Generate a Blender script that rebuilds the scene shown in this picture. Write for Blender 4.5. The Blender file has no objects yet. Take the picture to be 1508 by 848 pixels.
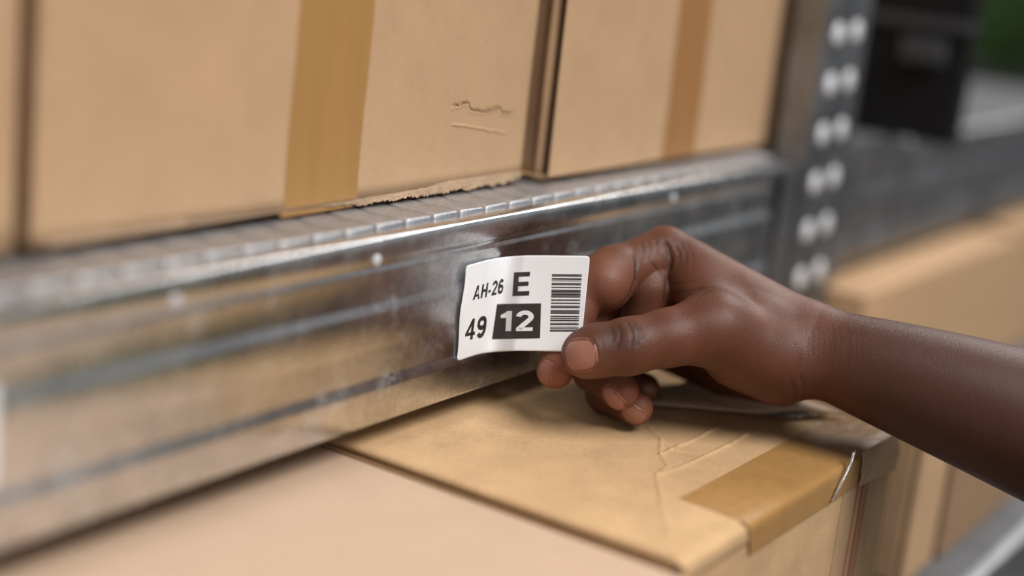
import bpy, bmesh, math, random
import numpy as np
from mathutils import Vector, Matrix
random.seed(7); np.random.seed(7)
SC = bpy.context.scene
COL = SC.collection

# ------------------------------------------------------------------ camera
F = 2294.0                                    # focal length in pixels of the 1508x848 frame
def _n(v): return v/np.linalg.norm(v)
AX = _n(np.array([1566, 399, -2294.]))        # along the shelf beam, in camera axes
AY = np.array([-3604, 963, -2294.]); AY = _n(AY-AX*(AY@AX))   # into the shelf
AZ = np.cross(AX, AY)
R = np.array([AX, AY, AZ])
def cam(u, v, d): return np.array([(u-754)/F*d, -(v-424)/F*d, -d])
CP = np.array([0, 0, 1.0])-R@cam(735, 311, .64)
def P(u, v, d): return R@cam(u, v, d)+CP      # a point at distance d on the line of sight
def on(u, v, ax, val):                        # where a line of sight meets a plane
    r = R@cam(u, v, 1.); t = (val-CP[ax])/r[ax]
    return CP+r*t
cd = bpy.data.cameras.new('camera'); co = bpy.data.objects.new('camera', cd); COL.objects.link(co)
M4 = Matrix([list(R[i])+[CP[i]] for i in range(3)]+[[0, 0, 0, 1]])
co.matrix_world = M4
cd.sensor_width = 36; cd.lens = F/1508*36; cd.clip_start = .01; cd.clip_end = 200
cd.dof.use_dof = True; cd.dof.focus_distance = .640; cd.dof.aperture_fstop = 2.15
SC.camera = co

# ------------------------------------------------------------------ world, lamps, exposure
w = bpy.data.worlds.new('world'); SC.world = w; w.use_nodes = True
bg = w.node_tree.nodes['Background']; bg.inputs[0].default_value = (.96, .98, 1, 1); bg.inputs[1].default_value = .30
def area(name, loc, target, size, power, col=(1, 1, 1)):
    l = bpy.data.lights.new(name, 'AREA'); l.energy = power; l.color = col
    l.shape = 'DISK'; l.size = size
    o = bpy.data.objects.new(name, l); COL.objects.link(o); o.location = loc
    o.rotation_euler = (Vector(target)-Vector(loc)).to_track_quat('-Z', 'Y').to_euler()
    return o
area('daylight_lamp', (-.28, -1.45, 2.8), (0, -.05, .95), 1.3, 60, (1, .985, .965))
area('yard_lamp', (3.0, -.05, 3.4), (.1, -.05, .95), 1.8, 64, (1, .98, .96))
vs = SC.view_settings; vs.view_transform = 'Standard'; vs.look = 'None'; vs.gamma = 1; vs.exposure = 0.0
vs.use_curve_mapping = False

# ------------------------------------------------------------------ materials
def mat(name):
    m = bpy.data.materials.new(name); m.use_nodes = True
    nt = m.node_tree; b = nt.nodes['Principled BSDF']
    return m, nt, b
def ramp(nt, fac, stops):
    r = nt.nodes.new('ShaderNodeValToRGB'); e = r.color_ramp.elements
    while len(e) < len(stops): e.new(.5)
    for i, (p, c) in enumerate(stops): e[i].position = p; e[i].color = (*c, 1)
    nt.links.new(fac, r.inputs[0]); return r.outputs[0]
def coords(nt, scale=(1, 1, 1), rot=(0, 0, 0)):
    t = nt.nodes.new('ShaderNodeTexCoord'); m = nt.nodes.new('ShaderNodeMapping')
    m.inputs['Scale'].default_value = scale; m.inputs['Rotation'].default_value = rot
    nt.links.new(t.outputs['Object'], m.inputs[0]); return m.outputs[0]
def noise(nt, co_, scale, detail=4, rough=.6):
    n = nt.nodes.new('ShaderNodeTexNoise'); n.inputs['Scale'].default_value = scale
    n.inputs['Detail'].default_value = detail; n.inputs['Roughness'].default_value = rough
    nt.links.new(co_, n.inputs['Vector']); return n.outputs['Fac']
def bump(nt, b, h, strength, dist, prev=None):
    n = nt.nodes.new('ShaderNodeBump'); n.inputs['Strength'].default_value = strength; n.inputs['Distance'].default_value = dist
    nt.links.new(h, n.inputs['Height'])
    if prev: nt.links.new(prev, n.inputs['Normal'])
    nt.links.new(n.outputs[0], b.inputs['Normal']); return n.outputs[0]
def plain(name, col, rough=.6, metal=0, spec=.5, var=0, vscale=60):
    m, nt, b = mat(name)
    b.inputs['Roughness'].default_value = rough; b.inputs['Metallic'].default_value = metal
    b.inputs['Specular IOR Level'].default_value = spec
    c = np.array(col)
    n = noise(nt, coords(nt), vscale)
    k = max(var, .03)
    nt.links.new(ramp(nt, n, [(.3, tuple(c*(1-k))), (.7, tuple(np.minimum(c*(1+k), 1)))]), b.inputs['Base Color'])
    return m
def kraft(name, col, k=.09):
    m, nt, b = mat(name); b.inputs['Roughness'].default_value = .85; b.inputs['Specular IOR Level'].default_value = .10
    c = np.array(col); cc = coords(nt)
    fine = noise(nt, cc, 900, 3); mid = noise(nt, cc, 45, 4)
    mx = nt.nodes.new('ShaderNodeMath'); mx.operation = 'MULTIPLY_ADD'; mx.inputs[1].default_value = .45
    nt.links.new(fine, mx.inputs[0]); 
    m2 = nt.nodes.new('ShaderNodeMath'); m2.operation = 'MULTIPLY'; m2.inputs[1].default_value = .55
    nt.links.new(mid, m2.inputs[0]); nt.links.new(m2.outputs[0], mx.inputs[2])
    nt.links.new(ramp(nt, mx.outputs[0], [(.3, tuple(c*(1-k))), (.7, tuple(c*(1+k)))]), b.inputs['Base Color'])
    bump(nt, b, mx.outputs[0], .25, .0006)
    return m
CARD = kraft('kraft_cardboard', (.52, .335, .195))
CARD_W = kraft('warm_kraft_cardboard', (.57, .37, .20), .2)
CARD_P = kraft('pale_kraft_cardboard', (.54, .385, .275), .05)
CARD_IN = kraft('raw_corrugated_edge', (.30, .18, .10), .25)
TORN = kraft('torn_cardboard_fibre', (.42, .29, .19), .3)
DARKEDGE = plain('dark_cut_edge', (.05, .03, .02), .9)
def tape_mat(name, col, rough=.35):
    m, nt, b = mat(name); b.inputs['Roughness'].default_value = rough
    b.inputs['Coat Weight'].default_value = .03; b.inputs['Coat Roughness'].default_value = .3; b.inputs['Specular IOR Level'].default_value = .22
    c = np.array(col)
    n = noise(nt, coords(nt, (60, 60, 6)), 2.5, 2, .5)
    nt.links.new(ramp(nt, n, [(.3, tuple(c*.95)), (.7, tuple(c*1.05))]), b.inputs['Base Color'])
    bump(nt, b, n, .05, .002)
    return m
TAPE = tape_mat('brown_packing_tape', (.40, .215, .075), .42)
TAPE_R = tape_mat('reddish_packing_tape', (.36, .175, .065), .42)
TAPE_C = tape_mat('clear_packing_tape', (.60, .39, .21), .42)
TAPE_C.node_tree.nodes['Principled BSDF'].inputs['Coat Weight'].default_value = .0
TAPE_C.node_tree.nodes['Principled BSDF'].inputs['Specular IOR Level'].default_value = .3
def zinc(name, col=(.74, .75, .77), rough=.27, wear=.12):
    m, nt, b = mat(name); b.inputs['Metallic'].default_value = 1
    cc = coords(nt)
    v = nt.nodes.new('ShaderNodeTexVoronoi'); v.inputs['Scale'].default_value = 160; nt.links.new(cc, v.inputs['Vector'])
    n = noise(nt, cc, 30, 6, .7); f = noise(nt, cc, 420, 3)
    c = np.array(col)
    mx = nt.nodes.new('ShaderNodeMixRGB'); mx.blend_type = 'MULTIPLY'; mx.inputs[0].default_value = .55
    nt.links.new(ramp(nt, n, [(.32, tuple(c*.72)), (.68, tuple(c*1.12))]), mx.inputs[1])
    nt.links.new(ramp(nt, f, [(.35, (.72, .72, .72)), (.65, (1, 1, 1))]), mx.inputs[2])
    nt.links.new(mx.outputs[0], b.inputs['Base Color'])
    bl = noise(nt, cc, 38, 4, .65); bs = nt.nodes.new('ShaderNodeMapRange'); bs.interpolation_type = 'SMOOTHSTEP'
    bs.inputs['From Min'].default_value = .52; bs.inputs['From Max'].default_value = .72; bs.inputs['To Max'].default_value = .42; nt.links.new(bl, bs.inputs[0])
    fm = nt.nodes.new('ShaderNodeMath'); fm.operation = 'MULTIPLY'; nt.links.new(bs.outputs[0], fm.inputs[0]); nt.links.new(ramp(nt, f, [(.40, (.15, .15, .15)), (.62, (1, 1, 1))]), fm.inputs[1])
    b2_ = nt.nodes.new('ShaderNodeMixRGB'); nt.links.new(fm.outputs[0], b2_.inputs[0]); nt.links.new(mx.outputs[0], b2_.inputs[1]); b2_.inputs[2].default_value = (.62, .64, .68, 1)
    nt.links.new(b2_.outputs[0], b.inputs['Base Color'])
    mt = nt.nodes.new('ShaderNodeMath'); mt.operation = 'MULTIPLY_ADD'; nt.links.new(fm.outputs[0], mt.inputs[0]); mt.inputs[1].default_value = -.6; mt.inputs[2].default_value = 1
    nt.links.new(mt.outputs[0], b.inputs['Metallic'])
    mr = nt.nodes.new('ShaderNodeMapRange'); mr.inputs['To Min'].default_value = rough-wear; mr.inputs['To Max'].default_value = rough+wear
    nt.links.new(n, mr.inputs[0]); nt.links.new(mr.outputs[0], b.inputs['Roughness'])
    bump(nt, b, f, .10, .0004)
    return m
ZINC = zinc('galvanised_steel')
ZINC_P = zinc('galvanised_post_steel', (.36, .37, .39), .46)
ZINC_D = zinc('galvanised_deck_steel', (.62, .63, .66), .5)
BOLT = plain('pale_glint_bolt', (.86, .86, .89), .4, .1)  # pale, barely metallic colour paints in the glint of the bolt heads
RIVET = plain('dull_zinc_rivet', (.55, .55, .57), .5, 0)
PAPER = plain('white_label_paper', (.86, .87, .90), .45, 0, .4, .01)
INK = plain('black_print', (.028, .022, .02), .5)
INKW = plain('white_print', (.80, .80, .82), .5)
REDINK = plain('red_print', (.33, .045, .025), .6)
BLACKP = plain('black_plastic', (.006, .006, .007), .5, 0, .3)
CONCRETE = plain('grey_concrete', (.13, .125, .12), .9, 0, .3, .15, 3)
PALEWALL = plain('pale_plaster', (.50, .45, .43), .9, 0, .3, .1, 2)
LEAF = plain('green_leaf', (.12, .22, .055), .6, 0, .3, .5, 5)
BARK = plain('bark', (.09, .06, .04), .9)
CLEAR, nt_, b_ = mat('clear_tape_film')
b_.inputs['Transmission Weight'].default_value = .85; b_.inputs['Roughness'].default_value = .12; b_.inputs['IOR'].default_value = 1.4
b_.inputs['Base Color'].default_value = (.95, .93, .9, 1)
nt_.links.new(noise(nt_, coords(nt_), 300, 2), b_.inputs['Coat Weight'])
# skin: reads the attribute 'tint' (r = pale pad, g = dark joint and forearm with painted shade, b = deep crease)
SKIN, nt, b = mat('dark_brown_skin')
at = nt.nodes.new('ShaderNodeAttribute'); at.attribute_name = 'tint'
sp = nt.nodes.new('ShaderNodeSeparateColor'); nt.links.new(at.outputs['Color'], sp.inputs[0])
cc = coords(nt)
n1 = noise(nt, cc, 55, 4); n2 = noise(nt, cc, 900, 3)
base = ramp(nt, n1, [(.3, (.098, .034, .017)), (.7, (.142, .050, .027))])
def mixc(fac, a, c):
    m = nt.nodes.new('ShaderNodeMixRGB'); nt.links.new(fac, m.inputs[0]); nt.links.new(a, m.inputs[1]); m.inputs[2].default_value = (*c, 1)
    return m.outputs[0]
c1 = mixc(sp.outputs[0], base, (.33, .122, .075))
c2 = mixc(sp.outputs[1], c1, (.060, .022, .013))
c3 = mixc(sp.outputs[2], c2, (.030, .010, .006))
mm = nt.nodes.new('ShaderNodeMixRGB'); mm.blend_type = 'MULTIPLY'; mm.inputs[0].default_value = .35
nt.links.new(c3, mm.inputs[1]); nt.links.new(ramp(nt, n2, [(.35, (.7, .7, .7)), (.65, (1, 1, 1))]), mm.inputs[2])
nt.links.new(mm.outputs[0], b.inputs['Base Color'])
b.inputs['Roughness'].default_value = .47; b.inputs['Specular IOR Level'].default_value = .36
b.inputs['Subsurface Weight'].default_value = .06; b.inputs['Subsurface Radius'].default_value = (1, .35, .2); b.inputs['Subsurface Scale'].default_value = .0015
vo = nt.nodes.new('ShaderNodeTexVoronoi'); vo.feature = 'DISTANCE_TO_EDGE'; vo.inputs['Scale'].default_value = 1250
wc = coords(nt, (1.0, 1.0, .55), (.2, .5, .4)); nt.links.new(wc, vo.inputs['Vector'])
p1 = bump(nt, b, vo.outputs['Distance'], .24, .0006)
bump(nt, b, noise(nt, cc, 1500, 3), .22, .0005, p1)
NAIL = plain('fingernail', (.33, .145, .105), .28, 0, .5, .05)
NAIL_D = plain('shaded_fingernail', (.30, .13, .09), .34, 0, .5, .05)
NAILTIP = plain('nail_free_edge', (.50, .36, .22), .4)

# ------------------------------------------------------------------ helpers
def link(name, me, m, parent=None):
    o = bpy.data.objects.new(name, me); COL.objects.link(o)
    if m is not None:
        me.materials.clear() if len(me.materials) else None
        me.materials.append(m)
    if parent is not None: o.parent = parent; o.matrix_parent_inverse = parent.matrix_world.inverted()
    return o
def mesh(name, verts, faces, m, parent=None, smooth=False):
    me = bpy.data.meshes.new(name); me.from_pydata([tuple(map(float, v)) for v in verts], [], faces); me.update()
    if smooth: me.polygons.foreach_set('use_smooth', [True]*len(me.polygons))
    if parent is not None:
        L = parent.matrix_world.translation
        me.transform(Matrix.Translation(-L))
        o = bpy.data.objects.new(name, me); COL.objects.link(o); o.parent = parent
        if m is not None: me.materials.append(m)
        return o
    return link(name, me, m)
def thing(name, label, cat, loc, group=None):
    o = bpy.data.objects.new(name, None); COL.objects.link(o); o.location = loc; o.empty_display_size = .02
    o['label'] = label; o['category'] = cat
    if group: o['group'] = group
    o.matrix_world = Matrix.Translation(loc)
    return o
def tag(o, label, cat, group=None):
    o['label'] = label; o['category'] = cat
    if group: o['group'] = group
    return o
def box_bm(bm, lo, hi, bev=0, seg=2):
    r = bmesh.ops.create_cube(bm, size=1)
    vs_ = r['verts']
    for v in vs_:
        v.co = Vector([(lo[i]+hi[i])/2+v.co[i]*(hi[i]-lo[i]) for i in range(3)])
    if bev:
        es = list({e for v in vs_ for e in v.link_edges})
        bmesh.ops.bevel(bm, geom=es, offset=bev, segments=seg, profile=.5, affect='EDGES')
def bmobj(name, bm, m, parent=None, smooth=True):
    me = bpy.data.meshes.new(name); bm.normal_update(); bm.to_mesh(me); bm.free()
    if smooth: me.polygons.foreach_set('use_smooth', [True]*len(me.polygons))
    if parent is not None: me.transform(Matrix.Translation(-parent.matrix_world.translation))
    o = bpy.data.objects.new(name, me); COL.objects.link(o); o.parent = parent
    me.materials.append(m)
    return o
def slab(name, lo, hi, m, parent=None, bev=.0008, smooth=False):
    bm = bmesh.new(); box_bm(bm, lo, hi, bev); return bmobj(name, bm, m, parent, smooth)
def grid(name, pts, m, parent=None, thick=None, smooth=True):
    """pts: array (nu, nv, 3); with thick = offset vector(s) it becomes a closed sheet"""
    nu, nv = pts.shape[:2]; V = list(pts.reshape(-1, 3)); idx = np.arange(nu*nv).reshape(nu, nv)
    q = np.stack([idx[:-1, :-1], idx[1:, :-1], idx[1:, 1:], idx[:-1, 1:]], -1).reshape(-1, 4)
    Fc = q.tolist()
    if thick is not None:
        n0 = len(V); V += list((pts+thick).reshape(-1, 3)); Fc += (q[:, ::-1]+n0).tolist()
        rim = list(idx[:, 0])+list(idx[-1, 1:])+list(idx[-2::-1, -1])+list(idx[0, -2:0:-1])
        for a, c in zip(rim, rim[1:]+rim[:1]): Fc.append([int(c), int(a), int(a)+n0, int(c)+n0])
    return mesh(name, V, Fc, m, parent, smooth)
def seg_dist(px, py, line):
    """distance from points to a polyline in 2-D"""
    d = np.full(np.shape(px), 1e9)
    for (x0, y0), (x1, y1) in zip(line[:-1], line[1:]):
        L = (x1-x0)**2+(y1-y0)**2+1e-12
        t = np.clip(((px-x0)*(x1-x0)+(py-y0)*(y1-y0))/L, 0, 1)
        d = np.minimum(d, np.hypot(px-x0-t*(x1-x0), py-y0-t*(y1-y0)))
    return d
def vnoise(x, y, s, seed=0):
    r = np.random.RandomState(seed); o = 0
    for k in range(7):
        a = r.uniform(0, 6.28); f = r.uniform(.5, 1.8)*s
        o = o+np.sin((x*np.cos(a)+y*np.sin(a))*f+r.uniform(0, 6.28))
    return o/7

# ------------------------------------------------------------------ the setting
def structure(o): o['kind'] = 'structure'; return o
structure(slab('floor', (-8, -8, -.1), (45, 30, 0), CONCRETE, bev=0))
structure(slab('wall_back', (24, -8, 0), (24.3, 30, 3.2), PALEWALL, bev=0))

# ------------------------------------------------------------------ shelving: beams, deck, post
def beam(name, x0, x1, y0, ztop, label, rivets=(), m=ZINC):
    root = thing(name, label, 'shelf beam', ((x0+x1)/2, y0, ztop-.075), 'steel shelf beams')
    pr = [(.030, -.0045), (.030, -.0020), (.0030, -.0020), (.0012, -.0023), (.0003, -.0031), (0, -.0045),
          (0, -.0100), (.0003, -.0112), (.0012, -.0124), (.0019, -.0132), (.0020, -.0138), (.0020, -.0142), (.0014, -.0155), (.0014, -.0160), (.0016, -.0175), (.0020, -.0278), (.0019, -.0283), (.0018, -.0288), (.0010, -.0313), (.0009, -.0318), (.0008, -.0324),
          (.0008, -.0440), (.0009, -.0450), (.0010, -.0462), (.0010, -.0474), (.0010, -.0575), (.0009, -.0583), (.0008, -.0588), (-.0001, -.0617), (-.0002, -.0622), (-.0003, -.0628),
          (-.0003, -.0752), (.0001, -.0763), (.0010, -.0770), (.030, -.0770), (.030, -.0750), (.0005, -.0750)]
    n = len(pr); xs = np.linspace(x0, x1, 30); V = []; Fc = []
    for i, x in enumerate(xs):
        for (y, z) in pr: V.append((x, y0+y, ztop+z))
    for i in range(len(xs)-1):
        for j in range(n-1): Fc.append((i*n+j, i*n+j+1, (i+1)*n+j+1, (i+1)*n+j))
    o = mesh('beam_profile', V, Fc, m, root, True)
    for (x, z) in rivets:
        dome('rivet', (x, y0, z), .0024, .0009, RIVET, root)
    return root
def dome(name, c, r, h, m, parent, seg=14):
    """a low round head standing on a face that looks along -Y"""
    V = []; Fc = []
    rings = 5
    for k in range(rings):
        a = k/(rings-1)*math.pi/2
        for s in range(seg):
            t = 2*math.pi*s/seg
            V.append((c[0]+r*math.cos(a)*math.cos(t), c[1]-h*math.sin(a), c[2]+r*math.cos(a)*math.sin(t)))
    for k in range(rings-1):
        for s in range(seg):
            Fc.append((k*seg+s, k*seg+(s+1) % seg, (k+1)*seg+(s+1) % seg, (k+1)*seg+s))
    return mesh(name, V, Fc, m, parent, True)
b1 = beam('shelf_beam', -.60, .2985, 0, 1.0, 'galvanised grooved steel shelf beam that carries the white peeling label',
          [(-.1802, .9895), (-.0783, .9895), (.154, .9905)])
slab('end_plate', (.283, -.0036, .918), (.2985, -.0012, .996), ZINC_P, b1, .0006)
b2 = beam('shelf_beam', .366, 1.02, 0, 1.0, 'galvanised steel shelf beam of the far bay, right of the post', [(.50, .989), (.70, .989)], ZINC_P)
slab('end_plate', (.366, -.0036, .918), (.384, -.0012, .996), ZINC_P, b2, .0006)
b3 = beam('shelf_beam', -.60, 1.60, -.152, .803, 'blurred galvanised steel beam of the lower shelf under the cartons', [], ZINC_P)

def deck(x0, x1, y0, y1, z, label, pitch=.018, m=ZINC_D):
    root = thing('shelf_deck', label, 'shelf deck', ((x0+x1)/2, (y0+y1)/2, z-.004), 'steel shelf decks')
    bm = bmesh.new(); box_bm(bm, (-pitch/2+.0008, y0, z-.0035), (pitch/2-.0008, y1, z), .0013, 3)
    me = bpy.data.meshes.new('deck_slat'); bm.to_mesh(me); bm.free()
    me.polygons.foreach_set('use_smooth', [True]*len(me.polygons)); me.materials.append(m)
    me.transform(Matrix.Translation((0, -(y0+y1)/2, -(z-.004))))
    n = int(round((x1-x0)/pitch))
    for i in range(n):
        o = bpy.data.objects.new('deck_slat', me); COL.objects.link(o); o.parent = root
        o.location = (x0+(i+.5)*pitch-(x0+x1)/2, 0, random.uniform(-.0003, 0))
        o.rotation_euler = (random.uniform(-.004, .004)*0, random.uniform(-.02, .02), 0)
    slab('deck_tray', (x0, y0+.006, z-.007), (x1, y1, z-.004), m if m is not ZINC_D else ZINC_P, root, 0)
    return root
deck(-.59, .292, .0095, .40, 1.0, 'ribbed galvanised deck slats under the three upper cartons')
DULL = plain('dull_grey_steel', (.13, .13, .135), .75, 0, .2)
deck(.372, 1.018, .0095, .40, 1.0, 'ribbed galvanised deck slats under the black crate', .034, DULL)
deck(-.59, 1.596, -.143, .38, .803, 'ribbed galvanised deck slats under the lower cartons', .06, DULL)

post = thing('rack_post', 'galvanised upright rack post with two rows of bolt heads coloured pale for their glint', 'rack post', (.333, .02, 0))
pbm = bmesh.new()
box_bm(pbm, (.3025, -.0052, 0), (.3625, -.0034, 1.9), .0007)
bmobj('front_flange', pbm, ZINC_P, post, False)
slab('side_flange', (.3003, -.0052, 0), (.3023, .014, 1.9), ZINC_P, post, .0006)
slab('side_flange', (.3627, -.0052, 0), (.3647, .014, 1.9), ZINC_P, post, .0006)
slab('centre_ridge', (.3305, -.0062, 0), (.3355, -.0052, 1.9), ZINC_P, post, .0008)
for k in range(-8, 12):
    for cx in (.3195, .3462):
        dome('bolt_head', (cx, -.0052, .9273+.0286*k+(.0012 if cx > .33 else 0)), .0066, .0016, BOLT, post)

# ------------------------------------------------------------------ cardboard boxes
def hsurf(name, xs, zs, y, f, m, parent, t=.004, jag=0):
    Xg, Zg = np.meshgrid(xs, zs, indexing='ij')
    if jag: Xg[0, ::2] -= jag
    pts = np.stack([Xg, y+f(Xg, Zg), Zg], -1)
    off = np.zeros_like(pts); off[..., 1] = (y+t)-pts[..., 1]
    return grid(name, pts, m, parent, off)
def strip_tape(name, x0, x1, z0, z1, y, m, parent, seed=0, f=lambda x, z: x*0):
    zs = np.linspace(z0, z1, 40); xs = np.linspace(x0, x1, 14)
    Xg, Zg = np.meshgrid(xs, zs, indexing='ij')
    pts = np.stack([Xg+.0006*np.sin(Zg*60+seed), y+f(Xg, Zg)-.00018+.00006*vnoise(Xg*3, Zg*.3, 900, seed), Zg], -1)
    return grid(name, pts, m, parent)
Zt = 1.30
# middle upper carton
B1 = thing('cardboard_box', 'large taped carton with torn bottom edge and small dent, standing above the label', 'cardboard box', (-.07, .15, 1.0), 'upper cartons')
crack = [tuple(on(u, v, 1, .032)[[0, 2]]) for u, v in [(667, 157), (672, 154), (676, 156), (682, 152), (691, 151), (693, 160), (699, 163), (704, 162), (711, 165), (718, 163), (727, 161), (731, 159), (738, 158), (740, 165), (748, 167), (759, 166)]]
lite = [tuple(on(u, v, 1, .032)[[0, 2]]) for u, v in [(667, 184), (676, 185), (684, 185), (691, 187), (699, 188), (707, 190), (715, 190), (722, 194), (729, 192), (737, 195), (746, 197)]]
def f1(x, z):
    h = .0005*np.exp(-(seg_dist(x, z, crack)/.0004)**2)-.00025*np.exp(-(seg_dist(x, z+.0010, crack)/.0007)**2)
    h += -.0005*np.exp(-(seg_dist(x, z, lite)/.0004)**2)
    h += .0006*np.sin(x*23)+.0004*np.sin(z*31+1)
    return h
xs = np.unique(np.round(np.concatenate([np.linspace(-.2105, .0645, 90), np.linspace(.002, .056, 150)]), 5))
zs = np.unique(np.round(np.concatenate([np.linspace(1.0045, Zt, 60), np.linspace(1.018, 1.044, 80)]), 5))
hsurf('front_panel', xs, zs, .032, f1, CARD, B1)
slab('side_panel', (-.2105, .0362, 1.0045), (-.2065, .27, Zt), CARD, B1)
slab('side_panel', (.0603, .0362, 1.0045), (.0643, .27, Zt), CARD, B1)
slab('back_panel', (-.2105, .2705, 1.0045), (.0643, .2745, Zt), CARD, B1)
slab('top_flap', (-.2105, .031, Zt+.0005), (.0643, .2745, Zt+.0045), CARD, B1)
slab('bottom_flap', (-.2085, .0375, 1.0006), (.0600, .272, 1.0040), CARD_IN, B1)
# torn lower edge: a ragged strip of fibre under the front panel
xs = np.linspace(-.205, .0640, 340); rows = 7
pts = np.zeros((len(xs), rows, 3))
rag = np.clip((xs+.075)/.03, 0, 1)*np.clip((.066-xs)/.012, 0, 1)
rn = np.random.RandomState(3)
low = 1.0045-(.0012+rag*(.0018+.0011*vnoise(xs, xs*0, 700, 1)+rn.uniform(-.0006, .0006, len(xs))))
for j in range(rows):
    t = j/(rows-1)
    pts[:, j, 0] = xs; pts[:, j, 2] = np.maximum(1.0060*(1-t)+low*t, 1.0006)
    pts[:, j, 1] = .0322+.0002-(.0010*t*rag)+rag*t*.0008*vnoise(xs+t*.01, xs*0+t, 900, 5)+rn.uniform(-.00015, .00015, len(xs))*rag*t
grid('torn_edge', pts, TORN, B1, np.array([0, .0016, 0]), False)
slab('tape_strip_fold', (-.0957, .0330, 1.0008), (-.0537, .0360, 1.0044), TAPE, B1, .0003)
strip_tape('tape_strip', -.0957, -.0535, 1.0046, Zt, .0320, TAPE, B1, 0, f1)
V = []; Fc = []                               # the torn dark line of the dent
for k, (x, z) in enumerate(crack):
    wd = .00022 if 0 < k < len(crack)-1 else .00005
    V += [(x, .0322, z-wd*(1+.5*(k % 2))), (x, .0320, z+wd)]
    if k: Fc.append((2*k-2, 2*k, 2*k+1, 2*k-1))
mesh('dent_crack', V, Fc, kraft('dark_torn_fibre', (.16, .09, .05)), B1)
# right upper carton
B2 = thing('cardboard_box', 'taped carton with raw corrugated edge, standing next to the rack post', 'cardboard box', (.20, .14, 1.0), 'upper cartons')
X0, X1, Y0 = .0746, .3266, .0240
def f2(x, z): return .0004*np.sin(x*40)+.0004*np.sin(z*25)
hsurf('front_panel', np.linspace(X0, X1, 80), np.linspace(1.0032, Zt, 360), Y0, f2, CARD, B2, .0007, .0009)
hsurf('inner_liner', np.linspace(X0+.0003, X1, 6), np.linspace(1.0032, Zt, 6), Y0+.0036, lambda x, z: x*0, CARD_IN, B2, .0006)
n = 150; fl = []; Fc = []                     # the corrugated core between the liners, seen at the raw edge
for i in range(2*n+1):
    z = 1.0036+(Zt-1.004)*i/(2*n); y = Y0+(.0010 if i % 2 else .0034)
    fl += [(X0+.0002+random.uniform(0, .0004), y, z), (X0+.012, y, z)]
    if i: Fc.append((2*i-2, 2*i-1, 2*i+1, 2*i))
mesh('corrugated_core', fl, Fc, DARKEDGE, B2)
side = np.zeros((16, 40, 3))                  # side panel with a softly folded crease
for i in range(16):
    for j in range(40):
        y = Y0+.0044+i*.0165; z = 1.0012+(Zt-1.0012)*j/39
        side[i, j] = (X0+.0012-.0017*math.exp(-((y-Y0-.011)/.0045)**2)+.0003*math.sin(z*70), y, z)
ys = np.concatenate([np.linspace(Y0+.0044, Y0+.022, 22), np.linspace(Y0+.03, .27, 8)]); zz = np.linspace(1.0012, Zt, 40)
Yg, Zg = np.meshgrid(ys, zz, indexing='ij')
Xg = X0+.0016-.0022*np.exp(-((Yg-Y0-.0075)/.0026)**2)+.0003*np.sin(Zg*70)
grid('side_panel', np.stack([Xg, Yg, Zg], -1), CARD, B2, np.array([.004, 0, 0]))
slab('side_panel', (X1-.004, Y0+.0044, 1.003), (X1, .27, Zt), CARD, B2)
slab('back_panel', (X0, .2705, 1.003), (X1, .2745, Zt), CARD, B2)
slab('top_flap', (X0, Y0, Zt+.0005), (X1, .2745, Zt+.0045), CARD, B2)
bx = np.linspace(X0-.0005, X1-.004, 60); tt = np.linspace(0, 1, 8)
Bx, Bt = np.meshgrid(bx, tt, indexing='ij')
grid('bottom_flap', np.stack([Bx, Y0+.0014+Bt*.24, 1.0040-.0030*np.minimum(Bt*6, 1)+.0003*np.sin(Bx*90)*np.minimum(Bt*6, 1)], -1), CARD_W, B2, np.array([0, .0008, -.0006]))
strip_tape('tape_strip', .1822, .2180, 1.0034, Zt, .0240, TAPE_R, B2, 2, f2)
# left upper carton
B0 = thing('cardboard_box', 'blurred carton cut off by the left edge, beside the large taped carton', 'cardboard box', (-.36, .15, 1.0), 'upper cartons')
hsurf('front_panel', np.linspace(-.50, -.2183, 30), np.linspace(1.0035, Zt, 30), .032, lambda x, z: .0005*np.sin(x*30), CARD, B0)
slab('side_panel', (-.2223, .0365, 1.0035), (-.2183, .27, Zt), CARD, B0)
slab('side_panel', (-.50, .0365, 1.0035), (-.496, .27, Zt), CARD, B0)
slab('back_panel', (-.50, .2705, 1.0035), (-.2183, .2745, Zt), CARD, B0)
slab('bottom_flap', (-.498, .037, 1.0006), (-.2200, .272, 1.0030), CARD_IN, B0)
slab('top_flap', (-.50, .031, Zt+.0005), (-.2183, .2745, Zt+.0045), CARD, B0)

# lower cartons
ZL = .8035
def low_box(x0, x1, y0, y1, zt, label, m, top=True):
    r = thing('cardboard_box', label, 'cardboard box', ((x0+x1)/2, (y0+y1)/2, ZL), 'lower cartons')
    slab('front_panel', (x0, y0, ZL), (x1, y0+.004, zt-.0042), m, r, .0015)
    slab('back_panel', (x0, y1-.004, ZL), (x1, y1, zt-.0042), m, r, .0015)
    slab('side_panel', (x0, y0+.0043, ZL), (x0+.004, y1-.0043, zt-.0042), m, r, .0015)
    slab('side_panel', (x1-.004, y0+.0043, ZL), (x1, y1-.0043, zt-.0042), m, r, .0015)
    slab('bottom_panel', (x0+.0045, y0+.0045, ZL), (x1-.0045, y1-.0045, ZL+.004), m, r)
    if top: slab('top_flap', (x0, y0, zt-.004), (x1, y1, zt), m, r, .0018, True)
    return r
BA = low_box(-.345, -.0755, -.20, .145, .9095, 'pale plain carton at the lower front, beside the creased carton', CARD_P)
XB0, XB1, YB0, YB1, ZB = -.0718, .1318, -.138, .135, .9135
BB = low_box(XB0, XB1, YB0, YB1, ZB, 'creased brown carton with taped front corner under the hand', CARD_W, False)
def onB(u, v): return tuple(on(u, v, 2, ZB)[:2])
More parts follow.
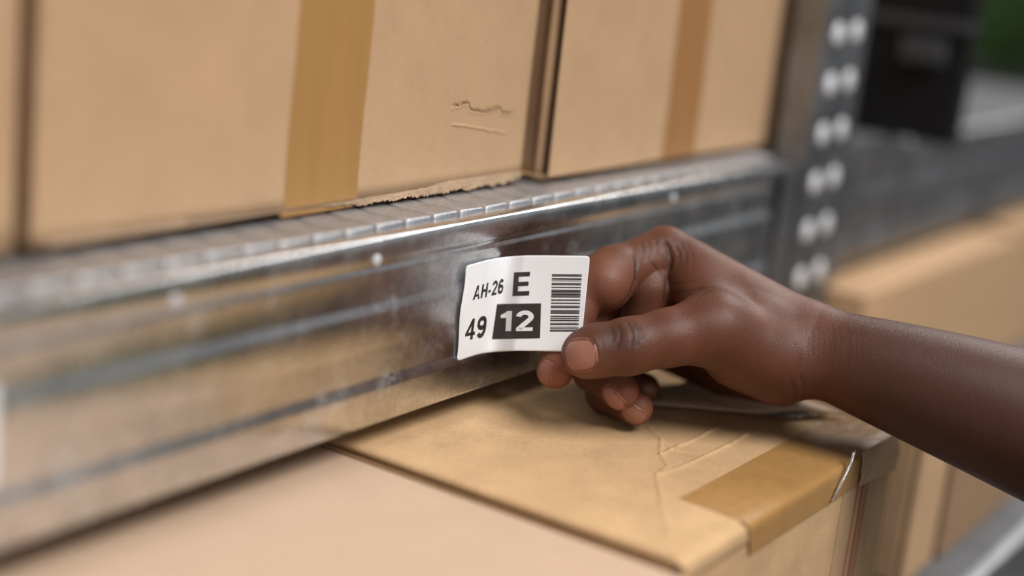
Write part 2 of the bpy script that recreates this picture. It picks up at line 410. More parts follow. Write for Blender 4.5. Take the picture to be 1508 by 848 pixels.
ridges = [([onB(*p) for p in [(951, 624), (974, 643), (973, 667), (984, 684), (967, 698), (975, 740), (986, 787)]], .0007, .0010),
          ([onB(*p) for p in [(973, 667), (1000, 654), (1022, 645), (1058, 627)]], .0008, .0008),
          ([onB(*p) for p in [(967, 698), (1000, 687), (1047, 665), (1078, 650), (1100, 638)]], .0009, .0008),
          ([onB(*p) for p in [(951, 624), (990, 660), (1030, 664)]], .0004, .0006),
          ([onB(*p) for p in [(660, 628), (720, 605), (790, 596), (860, 620)]], .0004, .0012),
          ([onB(*p) for p in [(640, 660), (700, 640), (780, 622)]], .0003, .0015)]
xs = np.unique(np.round(np.concatenate([np.linspace(XB0, XB1, 110), np.linspace(-.03, .09, 190)]), 5))
ys = np.unique(np.round(np.concatenate([np.linspace(YB0+.002, YB1, 120), np.linspace(-.134, -.03, 170)]), 5))
def Htop(X_, Y_):
    h_ = .0006*vnoise(X_, Y_, 45, 2)+.00022*vnoise(X_, Y_, 160, 3)+.0001*vnoise(X_, Y_, 600, 4)
    for ln, h, wd in ridges:
        h_ = h_+.95*h*np.exp(-(seg_dist(X_, Y_, ln)/wd)**2)*(1+.5*vnoise(X_, Y_, 500, 9))
    h_ = h_*np.clip((X_-XB0)/.01, 0, 1)*np.clip((YB1-Y_)/.01, 0, 1)*np.clip((Y_-YB0)/.012, .15, 1)
    edge = np.minimum(np.minimum(X_-XB0, XB1-X_), Y_-YB0-.002)
    return h_-.0012*np.clip(1-edge/.0025, 0, 1)**2
Xg, Yg = np.meshgrid(xs, ys, indexing='ij'); H = Htop(Xg, Yg)
pts = np.stack([Xg, Yg, ZB-.0006+H], -1)
wrap = np.zeros((len(xs), 9, 3))
for k in range(9):
    a = k/5*math.pi/2 if k <= 5 else math.pi/2
    wrap[:, 8-k, 0] = xs; wrap[:, 8-k, 1] = YB0+.0020-.0023*math.sin(a)-.0001*(k > 5); wrap[:, 8-k, 2] = pts[:, 0, 2]-.0023*(1-math.cos(a))-(.0016*(k-5) if k > 5 else 0)
pts = np.concatenate([wrap[:, :8], pts], 1)
off = np.zeros_like(pts); off[..., 2] = np.minimum((ZB-.0040)-pts[..., 2], -.0002); off[:, :8, 1] = .0021
grid('top_flap', pts, CARD_W, BB, off)
# torn flap curling up beside the wrist
fl_a = [on(u, v, 2, ZB) for u, v in [(965, 600), (1040, 606), (1110, 612), (1170, 615), (1240, 616)]]
nu, nv = 60, 16; pts = np.zeros((nu, nv, 3))
for i in range(nu):
    t = i/(nu-1)*4; k = min(int(t), 3); a = fl_a[k]*(1-(t-k))+fl_a[k+1]*(t-k)
    hump = .0085*math.exp(-((i/(nu-1)-.78)/.16)**2)+.0012*math.sin(i*.35)**2*.4
    for j in range(nv):
        s = j/(nv-1)
        pts[i, j] = a+np.array([-.003*s, .048*s, 0]); pts[i, j, 2] = ZB+.0014+(.0015+hump)*math.sin(min(1, s*1.5+.12)*math.pi*.62)*(1-.55*s)
        pts[i, j, 1] += .0008*vnoise(np.array(i*.05), np.array(j*.0), 3, 8)*(1-s)
        pts[i, j, 0] = min(pts[i, j, 0], XB1-.001)
grid('torn_flap', pts, kraft('pale_torn_kraft', (.70, .53, .38), .06), BB, np.array([0, 0, -.0006]))
# crumpled clear film under the flap
rn = np.random.RandomState(11); pts = np.zeros((40, 8, 3))
for i in range(40):
    c = on(1140+i*1.9, 617-i*.1, 2, ZB)
    for j in range(8):
        pts[i, j] = c+np.array([0, .008*(j/7-.3), .0012+.0026*rn.uniform(0, 1)*math.sin(j/7*math.pi)*(.3+i/50)])
        pts[i, j, 0] = min(pts[i, j, 0], XB1-.0006)
grid('crumpled_film', pts, CLEAR, BB, np.array([0, 0, -.0002]))
# brown tape folded over the front top edge, crumpled at the corner
def tapeL(name, prof, xa, xb, m, crum, seed, nx=150):
    npf = len(prof); pts = np.zeros((nx, npf, 3)); rn = np.random.RandomState(seed)
    for j, (y, z, ny, nz, s) in enumerate(prof):
        x0 = xa(s); xx = x0+(xb-x0)*np.linspace(0, 1, nx)
        k = crum*np.clip((xx-(xb-.035))/.03, 0, 1)
        wv = .00022*vnoise(xx, xx*0+s*2, 260, seed)+k*(.0011*vnoise(xx, xx*0+s*4, 420, seed+1)+.0006*vnoise(xx+s, xx*0+s*7, 900, seed+2))
        off = .00018+np.maximum(wv, 0)
        if nz == 1 and ny == 0: off = off+np.maximum(Htop(xx, xx*0+y), -.0002)
        pts[:, j] = np.stack([xx, y+ny*off, z+nz*off], -1)
    return grid(name, pts, m, BB)
prof = []
for i in range(22): t = i/21; prof.append((-.1085-(.0265)*t, ZB-.0006, 0, 1, t*.64))
for i in range(1, 7): a = i/6*math.pi/2; prof.append((-.1358-.0028*math.sin(a), ZB-.0036+.0028*math.cos(a), -math.sin(a), math.cos(a), .64+i*.008))
for i in range(1, 12): t = i/11; prof.append((-.1387, ZB-.0036-.0105*t, -1, 0, .69+.31*t))
tapeL('tape_strip', prof, lambda s: -.0215-.0025*min(s, .66)+(.0045*max(0, (s-.66)/.34)), XB1-.0002, TAPE, 1.0, 4)
# creased bunch of tape hanging on the corner of the front face
pts = np.zeros((50, 26, 3))
for i in range(50):
    for j in range(26):
        s = i/49; t = j/25; x = .0865+.0450*s
        hang = .0150+.0035*s
        z = ZB+.0006-hang*t
        bul = .0012+.0011*abs(float(vnoise(np.array(x*1.+t*.02), np.array(t*.013), 420, 31)))+.0010*abs(math.sin(s*17+t*6))*s
        pts[i, j] = (x+.0012*(t-.3)*math.sin(s*9), -.1383-bul*(.35+.65*math.sin(min(1, t*1.6)*math.pi/2)), z)
grid('crumpled_tape', pts, TAPE_C, BB, np.array([0, .0002, 0]))
# bright fold of tape and the printed strip with red lines on the front face
gl = [on(1257, 664, 1, -.1405), on(1253, 680, 1, -.1408), on(1246, 695, 1, -.1408), on(1236, 715, 1, -.1405), on(1226, 735, 1, -.1398)]
pts = np.zeros((5, 5, 3))
for i, g in enumerate(gl):
    for j in range(5):
        a = j/4*math.pi; pts[i, j] = g+np.array([.0009*math.cos(a), -.0010*math.sin(a), .0004*math.cos(a)])
grid('tape_fold', pts, CLEAR, BB, np.array([0, .0003, 0]))
slab('printed_strip', (.0735, -.1384, .83), (.1130, -.1380, .8985), CARD, BB, .0001)
for x, wd in ((.0885, .0012), (.0945, .0022), (.1000, .0016)):
    slab('red_line', (x, -.13855, .83), (x+wd, -.1383, .8985), REDINK, BB, 0)
low_box(.1375, .2120, -.112, .12, .886, 'added dark carton standing in for the shaded gap beside the taped corner', kraft('gap_shade_cardboard', (.065, .048, .034)))  # added carton, coloured near black to stand in for shade in the gap
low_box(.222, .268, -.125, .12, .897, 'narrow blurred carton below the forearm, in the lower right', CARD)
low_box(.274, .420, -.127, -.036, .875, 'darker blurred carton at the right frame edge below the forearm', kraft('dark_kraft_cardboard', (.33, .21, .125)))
low_box(.3670, .680, -.030, .30, .915, 'blurred carton under the far shelf beam, above the forearm', CARD)
low_box(.715, 1.01, -.018, .30, .915, 'blurred carton at the right frame edge under the far beam', CARD)

# ------------------------------------------------------------------ black crate on the far bay
cr = thing('storage_crate', 'black plastic crate on the far bay of the shelf', 'crate', (.51, .05, 1.0))
x0, x1, y0, y1, zc = .4673, .484, -.0333, .32, 1.0005
slab('side_wall', (x0, y0, zc), (x0+.003, y1, zc+.12), BLACKP, cr, .0008)
slab('side_wall', (x1-.003, y0, zc), (x1, y1, zc+.12), BLACKP, cr, .0008)
slab('end_wall', (x0+.0032, y0, zc), (x1-.0032, y0+.003, zc+.12), BLACKP, cr, .0008)
slab('end_wall', (x0+.0032, y1-.003, zc), (x1-.0032, y1, zc+.12), BLACKP, cr, .0008)
slab('crate_base', (x0+.0035, y0+.0035, zc), (x1-.0035, y1-.0035, zc+.004), BLACKP, cr)
slab('rim', (x0-.004, y0-.004, zc+.072), (x0-.0003, y1+.004, zc+.079), plain('dark_grey_plastic', (.05, .05, .055), .35), cr, .001)
slab('handle', (x0-.009, y0+.012, zc+.050), (x0-.0003, y0+.042, zc+.066), bpy.data.materials['dark_grey_plastic'], cr, .002)

# ------------------------------------------------------------------ shrub out in the yard
def shrub(c, rx, ry, h, label):
    t = thing('shrub', label, 'shrub', c, 'yard shrubs')
    rn = np.random.RandomState(int(c[1]*10)+50); V = []; Fc = []
    for k in range(1500):
        d = rn.normal(size=3); d /= np.linalg.norm(d); rr = rn.uniform(.55, 1)
        p = np.array([c[0]+d[0]*rx*rr, c[1]+d[1]*ry*rr, h*.55+d[2]*h*.45*rr])
        a = rn.normal(size=3); a /= np.linalg.norm(a); bb = np.cross(a, d); bb /= np.linalg.norm(bb)+1e-6
        L = rn.uniform(.05, .10); n0 = len(V)
        V += [p-a*L, p+bb*L*.45, p+a*L, p-bb*L*.45]; Fc.append((n0, n0+1, n0+2, n0+3))
    f = mesh('foliage', V, Fc, LEAF, t); f['kind'] = 'stuff'
    for k in range(4):
        slab('stem', (c[0]-.1*rx+k*.06, c[1]-.02, 0), (c[0]-.1*rx+k*.06+.03, c[1]+.02, h*.5), BARK, t, .004)
shrub((12.6, 3.45, 0), .75, .75, 1.05, 'green leafy shrub in the yard, right of the black crate at the top corner')
shrub((1.45, -2.25, 0), .55, .55, .72, 'low green shrub out in the aisle, mirrored in the beam near the left frame edge')

# ------------------------------------------------------------------ person: right hand and forearm, one continuous surface
def K(u, v, d, r): return (cam(u, v, d+.006)*1000, r)          # joint in millimetres, with its radius
INDEX = [K(980, 373, .672, 11.6), K(853, 425, .655, 11.0), K(838, 492, .648, 9.2), K(818, 545, .646, 7.8)]
MIDDLE = [K(975, 395, .694, 11.0), K(865, 478, .680, 10.0), K(874, 546, .659, 8.8), K(914, 576, .645, 7.9)]
RING = [K(985, 410, .712, 10.5), K(880, 512, .696, 9.4), K(892, 580, .669, 8.2), K(936, 600, .650, 7.4)]
PINKY = [K(995, 430, .728, 9.5), K(905, 506, .710, 8.2), K(916, 560, .690, 7.2), K(950, 571, .686, 6.5)]
THUMB = [K(1166, 532, .646, 13), K(1052, 484, .634, 13.6), K(985, 497, .628, 11.6), K(925, 510, .6245, 11.4), K(880, 516, .6235, 10.6), K(863, 521, .6235, 10.1)]
def caps(p, a, ra, b, rb):
    ab = b-a; t = np.clip((p-a)@ab/(ab@ab), 0, 1)
    return np.linalg.norm(p-a-t[:, None]*ab, axis=1)-(ra+(rb-ra)*t)
def chain(p, js, k):
    d = None
    for (a, ra), (b, rb) in zip(js[:-1], js[1:]):
        c = caps(p, a, ra, b, rb); d = c if d is None else smin(d, c, k)
    return d
def smin(a, b, k):
    h = np.maximum(k-np.abs(a-b), 0)/k
    return np.minimum(a, b)-h*h*k*.25
PALM = [
    [INDEX[0], K(1190, 497, .655, 14.5)], [MIDDLE[0], K(1190, 502, .668, 14)], [RING[0], K(1192, 510, .680, 13)],
    [PINKY[0], K(1180, 528, .690, 14)],
    [K(992, 512, .716, 12.0), K(1070, 540, .703, 13.5), K(1150, 548, .690, 15.0)],                      # heel of the hand, little finger side
    [THUMB[0], THUMB[1]], [K(1090, 515, .646, 16.5), K(1145, 537, .652, 17)],  # ball of the thumb
    [K(1040, 425, .664, 10.5), K(1120, 480, .650, 13.5)],                      # web between thumb and index
    [K(1012, 402, .669, 9.5), K(1046, 462, .648, 12.0)],
    [K(1190, 511, .652, 17.3), K(1300, 547.5, .642, 22.2), K(1400, 581, .635, 25.6), K(1508, 620, .628, 29.2), K(1790, 735, .612, 36)],
    [K(1190, 520, .674, 16.3), K(1300, 550, .663, 20.5), K(1508, 624, .648, 27), K(1790, 738, .630, 34)],
]
def bone(js):
    """a limb whose centre line and radius change smoothly from end to end"""
    A = np.array([np.append(p, r) for p, r in js]); a, e = A[0, :3], A[-1, :3]; ax = (e-a)/np.dot(e-a, e-a)
    t = (A[:, :3]-a)@ax; co_ = [np.polyfit(t, A[:, k], 3 if len(js) > 4 else 2) for k in range(4)]
    def f(p):
        q = np.clip((p-a)@ax, 0, 1); c = np.stack([np.polyval(co_[k], q) for k in range(3)], 1)
        return np.linalg.norm(p-c, axis=1)-np.polyval(co_[3], q)
    return f
LIMB = PALM[-2:]; PALM = PALM[:-2]; LIMBF = [bone(js) for js in LIMB]
PALMC = [[K(960, 382, .668, 9.0), K(955, 425, .667, 10.6), K(948, 480, .670, 10.5)]]
PAD = [K(904, 402, .660, 12.2), K(888, 417, .655, 12.8)]
def sdf(p):
    palm = None
    for js in PALM:
        c = chain(p, js, .05); palm = c if palm is None else smin(palm, c, 8)
    arm = smin(LIMBF[0](p), LIMBF[1](p), 12); palm = smin(palm, arm, 8)
    out = palm
    out = np.minimum(out, smin(palm, chain(p, PALMC[0], 3), 1.2))
    out = np.minimum(out, smin(chain(p, PAD, 1), chain(p, INDEX, 2), 2.5))
    for js, k in ((INDEX, 2.0), (MIDDLE, 4), (RING, 4), (PINKY, 4)):
        out = np.minimum(out, smin(palm, chain(p, js, 2.2), k))
    th = chain(p, THUMB[1:], 3)
    return np.minimum(out, smin(palm, th, 9))
def surface_nets(lo, hi, h):
    n = np.ceil((hi-lo)/h).astype(int)+1
    B = 5                                                     # coarse step in cells
    nc = (n+B-1)//B+1
    g = np.stack(np.meshgrid(*[np.arange(k) for k in nc], indexing='ij'), -1).reshape(-1, 3)
    cv = sdf(lo+g*B*h).reshape(nc)
    near = np.abs(cv) < B*h*1.9
    full = np.repeat(np.repeat(np.repeat(cv, B, 0), B, 1), B, 2)[:n[0], :n[1], :n[2]].astype(np.float32)
    # a coarse node refines the cells of the eight blocks around it
    nb = np.zeros(nc, bool)
    for dx in (0, 1):
        for dy in (0, 1):
            for dz in (0, 1):
                s = near[dx:, dy:, dz:]; nb[:s.shape[0], :s.shape[1], :s.shape[2]] |= s
    act = np.repeat(np.repeat(np.repeat(nb, B, 0), B, 1), B, 2)[:n[0], :n[1], :n[2]]
    ii = np.argwhere(act)
    for s in range(0, len(ii), 400000):
        q = ii[s:s+400000]; full[q[:, 0], q[:, 1], q[:, 2]] = sdf(lo+q*h)
    S = full < 0
    c0 = S[:-1, :-1, :-1]; anyin = np.zeros_like(c0); allin = np.ones_like(c0)
    for dx in (0, 1):
        for dy in (0, 1):
            for dz in (0, 1):
                s = S[dx:n[0]-1+dx, dy:n[1]-1+dy, dz:n[2]-1+dz]; anyin = anyin | s; allin = allin & s
    cell = np.argwhere(anyin & ~allin)
    vid = np.full(c0.shape, -1, np.int64); vid[cell[:, 0], cell[:, 1], cell[:, 2]] = np.arange(len(cell))
    acc = np.zeros((len(cell), 3)); cnt = np.zeros(len(cell))
    corners = [(a, b_, c) for a in (0, 1) for b_ in (0, 1) for c in (0, 1)]
    for a in corners:
        for ax in range(3):
            if a[ax] == 1: continue
            e = list(a); e[ax] = 1
            va = full[cell[:, 0]+a[0], cell[:, 1]+a[1], cell[:, 2]+a[2]]; vb = full[cell[:, 0]+e[0], cell[:, 1]+e[1], cell[:, 2]+e[2]]
            m = (va < 0) != (vb < 0); t = np.where(m, va/(va-vb+1e-12), 0)
            p = np.array(a)[None]+np.zeros((len(cell), 3)); p[:, ax] += t
            acc[m] += p[m]; cnt[m] += 1
    V = lo+(cell+acc/cnt[:, None])*h
    Q = []
    for ax in range(3):
        o1, o2 = [(1, 2), (2, 0), (0, 1)][ax]
        sl0 = [slice(None)]*3; sl1 = [slice(None)]*3; sl0[ax] = slice(0, -1); sl1[ax] = slice(1, None)
        A = S[tuple(sl0)]; Bq = S[tuple(sl1)]
        e = np.argwhere(A != Bq); e = e[(e[:, o1] > 0) & (e[:, o2] > 0)]
        e = e[(e[:, o1] < n[o1]-1) & (e[:, o2] < n[o2]-1)]
        ids = []
        for (d1, d2) in ((-1, -1), (0, -1), (0, 0), (-1, 0)):
            f = e.copy(); f[:, o1] += d1; f[:, o2] += d2; ids.append(vid[f[:, 0], f[:, 1], f[:, 2]])
        q = np.stack(ids, 1); fl = ~A[e[:, 0], e[:, 1], e[:, 2]]
        q[fl] = q[fl][:, ::-1]; Q.append(q[(q >= 0).all(1)])
    return V, np.concatenate(Q)
allj = [j for js in PALM+LIMB+PALMC+[INDEX, MIDDLE, RING, PINKY, THUMB] for j in js]
lo = np.min([p-r for p, r in allj], 0)-3; hi = np.max([p+r for p, r in allj], 0)+3
HV, HQ = surface_nets(lo, hi, .62)
def grad(p, e=.25):
    g = np.stack([sdf(p+np.eye(3)[i]*e)-sdf(p-np.eye(3)[i]*e) for i in range(3)], 1)
    return g/(np.linalg.norm(g, axis=1)[:, None]+1e-9)
d0 = sdf(HV); g0 = grad(HV); HV = HV-g0*np.clip(d0, -.4, .4)[:, None]
HN = g0
HU = 754+F*HV[:, 0]/-HV[:, 2]; HW = 424-F*HV[:, 1]/-HV[:, 2]        # where each vertex sits in the photo's frame, to place creases
def hit(u, v):
    """first point of the hand met by a line of sight (mm)"""
    r = cam(u, v, 1.0); r = r/np.linalg.norm(r); t = 540.
    for _ in range(120):
        d = float(sdf((r*t)[None])[0])
        if d < .02: return r*t
        t += d*.85
        if t > 900: return None
    return r*t
TINT = np.zeros((len(HV), 4)); TINT[:, 3] = 1
DISP = np.zeros(len(HV))
def crease(uv, depth, width, ink=.5):
    fine = []
    for (a, b_) in zip(uv[:-1], uv[1:]):
        for t in np.linspace(0, 1, max(2, int(np.hypot(a[0]-b_[0], a[1]-b_[1])/2.5)), endpoint=False): fine.append((a[0]+(b_[0]-a[0])*t, a[1]+(b_[1]-a[1])*t))
    fine.append(uv[-1])
    pts = [hit(*q) for q in fine]; pts = np.array([p for p in pts if p is not None])
    if len(pts) == 0: return
    sel = np.where((HV > pts.min(0)-width*4).all(1) & (HV < pts.max(0)+width*4).all(1))[0]
    if len(sel) == 0: return
    d = np.full(len(sel), 1e9); e = np.zeros(len(sel))
    for k, p in enumerate(pts):
        dk = np.linalg.norm(HV[sel]-p, axis=1); m = dk < d; d[m] = dk[m]; e[m] = k/max(1, len(pts)-1)
    fade = np.clip(np.sin(np.clip(e, .02, .98)*math.pi)*2.2, 0, 1)
    gsn = np.exp(-(d/width)**2)*fade
    DISP[sel] -= depth*gsn; TINT[sel, 2] = np.maximum(TINT[sel, 2], ink*gsn)
def tint(u, v, rad, ch, amt, sq=1.0):
    p = hit(u, v)
    if p is None: return
    d = np.linalg.norm((HV-p), axis=1); TINT[:, ch] = np.maximum(TINT[:, ch], amt*np.exp(-(d/rad)**2))
# creases on the thumb joint, the folds beside the index knuckle and the ball of the thumb
for uv, dp, wd, ik in [
    ([(921, 472), (929, 482), (932, 496), (928, 514)], .42, .75, .45), ([(930, 474), (939, 486), (942, 499), (938, 514)], .42, .75, .4),
    ([(938, 478), (946, 490), (947, 504)], .28, .6, .25), ([(908, 474), (914, 488), (913, 503), (907, 518)], .3, .7, .5), ([(898, 480), (903, 492), (901, 506)], .2, .6, .5),
    ([(976, 352), (985, 366), (988, 384), (984, 402)], .9, 1.0, .7), ([(984, 402), (981, 425), (977, 446)], .7, .9, .7),
    ([(932, 366), (938, 388), (936, 412), (926, 436), (909, 456)], .8, .9, .75),
    ([(992, 358), (1000, 372), (1000, 390)], .3, .6, .2), ([(1000, 356), (1010, 372), (1010, 392)], .25, .6, .15), ([(1010, 358), (1020, 376), (1019, 396)], .2, .6, .1),
    ([(944, 356), (947, 372), (949, 388)], .3, .6, .2), ([(954, 352), (957, 368), (958, 386)], .3, .6, .2), ([(964, 350), (968, 366), (972, 384)], .3, .6, .25),
    ([(958, 384), (968, 398), (980, 408)], .35, .7, .4), ([(988, 436), (1008, 430), (1030, 424)], .3, .7, .3), ([(990, 420), (1008, 417), (1026, 412)], .22, .6, .25),
    ([(1018, 432), (1030, 424), (1042, 424)], .5, .9, .6), ([(1026, 440), (1038, 430), (1050, 428)], .3, .8, .4),
    ([(1028, 538), (1048, 540), (1064, 532)], .4, .8, .35), ([(1036, 548), (1056, 548), (1074, 538)], .3, .7, .3), ([(1050, 560), (1072, 558), (1094, 546)], .25, .7, .25),
    ([(1060, 570), (1088, 566), (1112, 552)], .25, .7, .25), ([(1070, 580), (1100, 576), (1128, 560)], .22, .7, .2), ([(1084, 586), (1114, 582), (1142, 566)], .2, .7, .2),
    ([(1164, 560), (1170, 572), (1172, 584)], .4, .9, .4), ([(1178, 552), (1183, 566), (1184, 580)], .3, .8, .3), ([(1172, 500), (1178, 525), (1174, 548)], .25, 1.0, .12)]:
    crease(uv, dp, wd, ik)
for k in range(12):                                            # fine rings of skin round the wrist
    u = 1176+k*8+random.uniform(-2, 2); crease([(u, 470+random.uniform(-8, 8)), (u+5, 500), (u+4, 530), (u-1, 560+random.uniform(-10, 10))], .07, .5, .05)
for u, v, r, c, a in [(819, 552, 10, 0, .95), (932, 572, 9, 0, .7), (956, 596, 8, 0, .65), (900, 415, 15, 0, .42), (892, 466, 7, 0, .5), (960, 400, 9, 0, .12),
                      (1105, 585, 17, 0, .32), (1040, 500, 10, 0, .1), (855, 540, 8, 0, .3), (840, 520, 6, 0, .4),
                      (900, 490, 9, 1, .75), (930, 492, 9, 1, .55), (1038, 428, 10, 1, .45), (1000, 375, 9, 1, .15), (870, 575, 8, 1, .5), (968, 556, 7, 1, .4)]:
    tint(u, v, r, c, a)
# forearm skin is darker than the hand, deepened further to paint in its shade
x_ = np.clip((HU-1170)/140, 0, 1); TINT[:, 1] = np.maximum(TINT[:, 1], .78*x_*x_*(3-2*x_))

# fingernails: each follows the fingertip it sits on
def nail(center_uv, tip_uv, Lmm, wd, m, rim=True):
    c = hit(*center_uv)
    if c is None: return None
    n = grad(c[None])[0]
    t = hit(*tip_uv); a = (t-c) if t is not None else np.array([1., 0, 0]); a = a-n*(a@n); a /= np.linalg.norm(a); s = np.cross(n, a)
    nu, nv = 26, 22; pts = np.zeros((nu, nv, 3))
    for i in range(nu):
        q = i/(nu-1)*2-1
        wq = wd*(1-.16*max(0, -q)**2-.05*q*q)*(1-max(0, abs(q)-.62)**2*(1.9 if q < 0 else 1.5))
        for j in range(nv):
            r_ = j/(nv-1)*2-1
            arc = .10*Lmm*(1-r_*r_)*(1 if q > 0 else -1)*abs(q)
            o = c+a*(q*Lmm+arc-.0*Lmm)+s*(r_*wq)+n*4
            for _ in range(24):
                d = float(sdf(o[None])[0])
                if d < .04: break
                o = o-n*d*.8
                if (o-c)@n < -wd*1.2: break
            pts[i, j] = o+n*(.30-.22*abs(r_)**4-.16*max(0, -q)**4)
    return pts, n, a, (c, s)
person_parts = []
for cu, tu, L, wd, m in [((855, 523), (838, 525), 6.2, 6.9, NAIL), ((800, 549), (799, 562), 5.0, 4.2, NAIL_D),
                         ((901, 589), (917, 601), 5.4, 4.2, NAIL), ((930, 611), (944, 618), 5.2, 4.3, NAIL_D), ((957, 577), (965, 578), 3.8, 3.6, NAIL_D)]:
    r = nail(cu, tu, L, wd, m)
    if r: person_parts.append((r, m, wd, L))
# groove round each nail
for (pts, n, a, cs), m, wd, L in person_parts:
    rim = np.concatenate([pts[:, 0], pts[:, -1], pts[0]])
    sel = np.where((HV > rim.min(0)-4).all(1) & (HV < rim.max(0)+4).all(1))[0]
    if len(sel):
        d = np.min(np.linalg.norm(HV[sel][:, None]-rim[None], axis=2), axis=1)
        DISP[sel] += .26*np.exp(-((d-1.0)/.6)**2)
HV2 = HV+HN*DISP[:, None]
me = bpy.data.meshes.new('person')
WV = (R@(HV2.T/1000)).T+CP
org = P(1300, 547, .65)
me.vertices.add(len(WV)); me.vertices.foreach_set('co', (WV-org).astype(np.float32).ravel())
me.loops.add(len(HQ)*4); me.loops.foreach_set('vertex_index', HQ.astype(np.int32).ravel())
me.polygons.add(len(HQ)); me.polygons.foreach_set('loop_start', np.arange(0, len(HQ)*4, 4, dtype=np.int32))
me.polygons.foreach_set('loop_total', np.full(len(HQ), 4, np.int32)) if hasattr(me.polygons[0], 'loop_total') and False else None
me.update(calc_edges=True); me.validate()
me.polygons.foreach_set('use_smooth', [True]*len(me.polygons))
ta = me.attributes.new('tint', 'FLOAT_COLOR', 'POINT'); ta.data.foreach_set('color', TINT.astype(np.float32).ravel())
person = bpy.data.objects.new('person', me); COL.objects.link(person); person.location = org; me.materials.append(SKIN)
person.matrix_world = Matrix.Translation(org)
tag(person, 'person with a bare right forearm and hand pinching the white label', 'person')
for (pts, n, a, cs), m, wd, L in person_parts:
    pw = (pts.reshape(-1, 3)@R.T)/1000+CP
    nn = R@n
    grid('fingernail', pw.reshape(pts.shape), m, person, -nn*.0005)


# ------------------------------------------------------------------ the label, stuck to the beam at its left and lifted by the thumb
YL = 0.0
def dep(u, v, y): return ((y-CP[1])/(R@cam(u, v, 1.))[1])
DR = dep(728, 455, YL)
ka = np.array([686, 700, 720, 745, 775, 810, 845, 869.]); kt = np.array([391.5, 387.5, 382, 378, 376, 376, 376.5, 377.]); kb = np.array([532.5, 527.5, 521, 517.5, 516.5, 517, 517.5, 518.])
def lab(u, v, lift=0.):
    b_ = (v-np.interp(u+7, ka, kt))/140; a = u+14.5*b_
    t = np.clip((a-714)/60, 0, 1); t = t*t*(3-2*t)
    d = dep(u, v, YL)*(1-t)+(DR-.00009*(a-728))*t
    d -= .0011*math.exp(-((a-686)/7)**2-((b_-.45)/.25)**2)*1.0
    return P(u, v, d-lift)
label = thing('shelf_label', 'white printed label with barcode peeling off the shelf beam, pinched by the thumb', 'label', tuple(lab(690, 530)))
nu, nv = 150, 60; pts = np.zeros((nu, nv, 3)); R0 = 5.5
ks = lambda x, y: np.interp(x, ka, y)
for i in range(nu):
    a = 686+(869-686)*(i/(nu-1))
    e = min(a-686, (869-a)); e = max(0, min(R0, e)); cut = R0-math.sqrt(max(0, R0*R0-(R0-e)**2))
    sm = lambda arr: np.mean([ks(a+q, arr) for q in np.linspace(-9, 9, 13)])
    top = sm(kt)+cut; bot = sm(kb)-cut
    for j in range(nv):
        b_ = j/(nv-1); vv = top+(bot-top)*b_
        bb = (vv-sm(kt))/(sm(kb)-sm(kt))
        u = a-14.5*bb+1.2*math.sin(bb*9)*math.exp(-(a-686)/9)
        pts[i, j] = lab(u, vv)
grid('label_sheet', pts, PAPER, label, R@np.array([0, 0, -.00012]))
def quad_fill(name, c4, m, lift, nx=14, ny=8):
    (ax_, ay_), (bx_, by_), (cx_, cy_), (dx_, dy_) = c4
    p = np.zeros((nx, ny, 3))
    for i in range(nx):
        for j in range(ny):
            s, t = i/(nx-1), j/(ny-1)
            u = (ax_*(1-s)+bx_*s)*(1-t)+(dx_*(1-s)+cx_*s)*t; v = (ay_*(1-s)+by_*s)*(1-t)+(dy_*(1-s)+cy_*s)*t
            p[i, j] = lab(u, v, lift)
    return p
grid('number_block', quad_fill('b', [(732, 447.5), (797, 446.5), (795, 498), (724.5, 499.5)], INK, .00010, 60, 24), INK, label, R@np.array([0, 0, -.00003]))
def ribbon(pl, w_):
    """quads along a polyline of half-width w_"""
    pl = np.array(pl, float); t = np.gradient(pl, axis=0); t /= np.linalg.norm(t, axis=1)[:, None]
    n_ = np.stack([-t[:, 1], t[:, 0]], 1)*w_; a, c = pl+n_, pl-n_
    return [[tuple(a[k]), tuple(c[k]), tuple(c[k+1]), tuple(a[k+1])] for k in range(len(pl)-1)]
def arc(cx, cy, rx, ry, a0, a1, n_=18):
    return [(cx+rx*math.cos(math.radians(a0+(a1-a0)*k/n_)), cy+ry*math.sin(math.radians(a0+(a1-a0)*k/n_))) for k in range(n_+1)]
def rect(x0, y0, x1, y1): return [(x0, y0), (x1, y0), (x1, y1), (x0, y1)]
SIX = ribbon(arc(.36, .31, .26, .225, 0, 360, 28), .108)+ribbon(arc(.375, .50, .275, .415, 42, 205, 18), .108)
GLYPH = {
    'A': (.92, [[(0, 0), (.25, 0), (.58, 1), (.34, 1)], [(.92, 0), (.34, 1), (.58, 1), (.67, 0)], rect(.2, .2, .72, .36)]),
    'H': (.82, [rect(0, 0, .24, 1), rect(.58, 0, .82, 1), rect(.2, .40, .62, .60)]),
    '-': (.36, [rect(.02, .27, .34, .45)]),
    '2': (.72, ribbon(arc(.36, .70, .255, .215, 175, -32, 20)+[(.42, .41), (.25, .24), (.13, .09)], .105)+[rect(.03, 0, .70, .175)]),
    '6': (.72, SIX),
    '9': (.72, [[(.72-x, 1-y) for x, y in q] for q in SIX]),
    '4': (.76, [rect(.42, 0, .62, 1), rect(0, .20, .76, .36), [(0, .36), (.0, .2), (.20, .36), (.20, .36)][0:3], [(0, .34), (.20, .34), (.50, .78), (.44, 1)]]),
    'E': (.72, [rect(0, 0, .22, 1), rect(.2, 0, .72, .19), rect(.2, .41, .67, .59), rect(.2, .81, .71, 1)]),
    '1': (.50, [rect(.22, 0, .44, 1), [(0, .66), (.24, .66), (.24, .80), (0, .80)], [(0, .8), (.24, .8), (.30, 1)], ]),
}
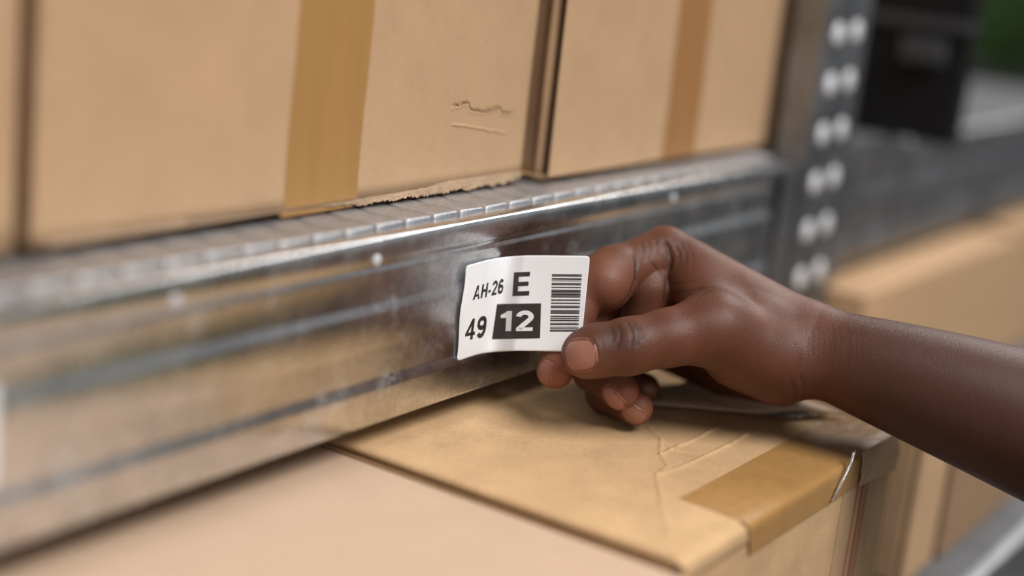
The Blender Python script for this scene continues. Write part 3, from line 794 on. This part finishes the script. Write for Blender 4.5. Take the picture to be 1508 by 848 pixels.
def text(name, body, c4, m, lift, gap=.11):
    bm = bmesh.new(); x = 0
    for ch in body:
        wd, polys = GLYPH[ch]
        for q in polys: bm.faces.new([bm.verts.new((px+x, py, 0)) for px, py in q])
        x += wd+gap
    xx0 = min(v.co.x for v in bm.verts); xx1 = max(v.co.x for v in bm.verts)
    for k in range(1, 36): bmesh.ops.bisect_plane(bm, geom=bm.verts[:]+bm.edges[:]+bm.faces[:], plane_co=(xx0+(xx1-xx0)*k/36, 0, 0), plane_no=(1, 0, 0))
    bmesh.ops.triangulate(bm, faces=bm.faces)
    xs_ = [v.co.x for v in bm.verts]; ys_ = [v.co.y for v in bm.verts]; x0, x1, y0, y1 = min(xs_), max(xs_), min(ys_), max(ys_)
    (ax_, ay_), (bx_, by_), (cx_, cy_), (dx_, dy_) = c4
    for v in bm.verts:
        s = (v.co.x-x0)/(x1-x0); t = 1-(v.co.y-y0)/(y1-y0)
        u = (ax_*(1-s)+bx_*s)*(1-t)+(dx_*(1-s)+cx_*s)*t; w_ = (ay_*(1-s)+by_*s)*(1-t)+(dy_*(1-s)+cy_*s)*t
        v.co = Vector(lab(u, w_, lift))
    return bmobj(name, bm, m, label, False)
text('printed_code', 'AH-26', [(699.5, 421), (743, 409.5), (740.5, 432), (696, 442.5)], INK, .00012)
text('printed_letter', 'E', [(757, 401), (781, 400), (779, 435), (754.5, 436)], INK, .00012)
text('printed_number', '49', [(688, 470.5), (718, 463.5), (714.5, 496.5), (684, 502.5)], INK, .00012)
text('block_number', '12', [(738, 457.5), (786.5, 457), (785, 487), (736.5, 487.5)], INKW, .00026)
bars = [(445, 450), (452, 457), (460, 464), (475, 487), (494, 499), (513, 519), (522, 530), (543, 551), (565, 571), (574, 585), (588, 592), (596, 606), (609, 614), (617, 625),
        (638, 642), (646, 651), (665, 674), (688, 696), (699, 707), (722, 729), (732, 740), (743, 751), (766, 777), (783, 791), (797, 809), (822, 827), (830, 838),
        (852, 858), (864, 871), (878, 889)]
for y0, y1 in bars:
    g = lambda y: (y-445)/(889-445)
    t0, t1 = g(y0), g(y1)
    L0 = lambda t: (813-3.2*t, 403.5+84.5*t); R0_ = lambda t: (857-5.6*t, 404+84.0*t)
    grid('barcode_bar', quad_fill('b', [L0(t0), R0_(t0), R0_(t1), L0(t1)], INK, .00012, 8, 2), INK, label, R@np.array([0, 0, -.00002]))

# white label at the far left end of the beam
l2 = thing('shelf_label', 'blurred white label stuck on the beam at the left frame edge', 'label', (-.262, -.0035, .95))
slab('label_sheet', (-.285, -.00330, .9460), (-.2508, -.00305, .9770), PAPER, l2, .0001)
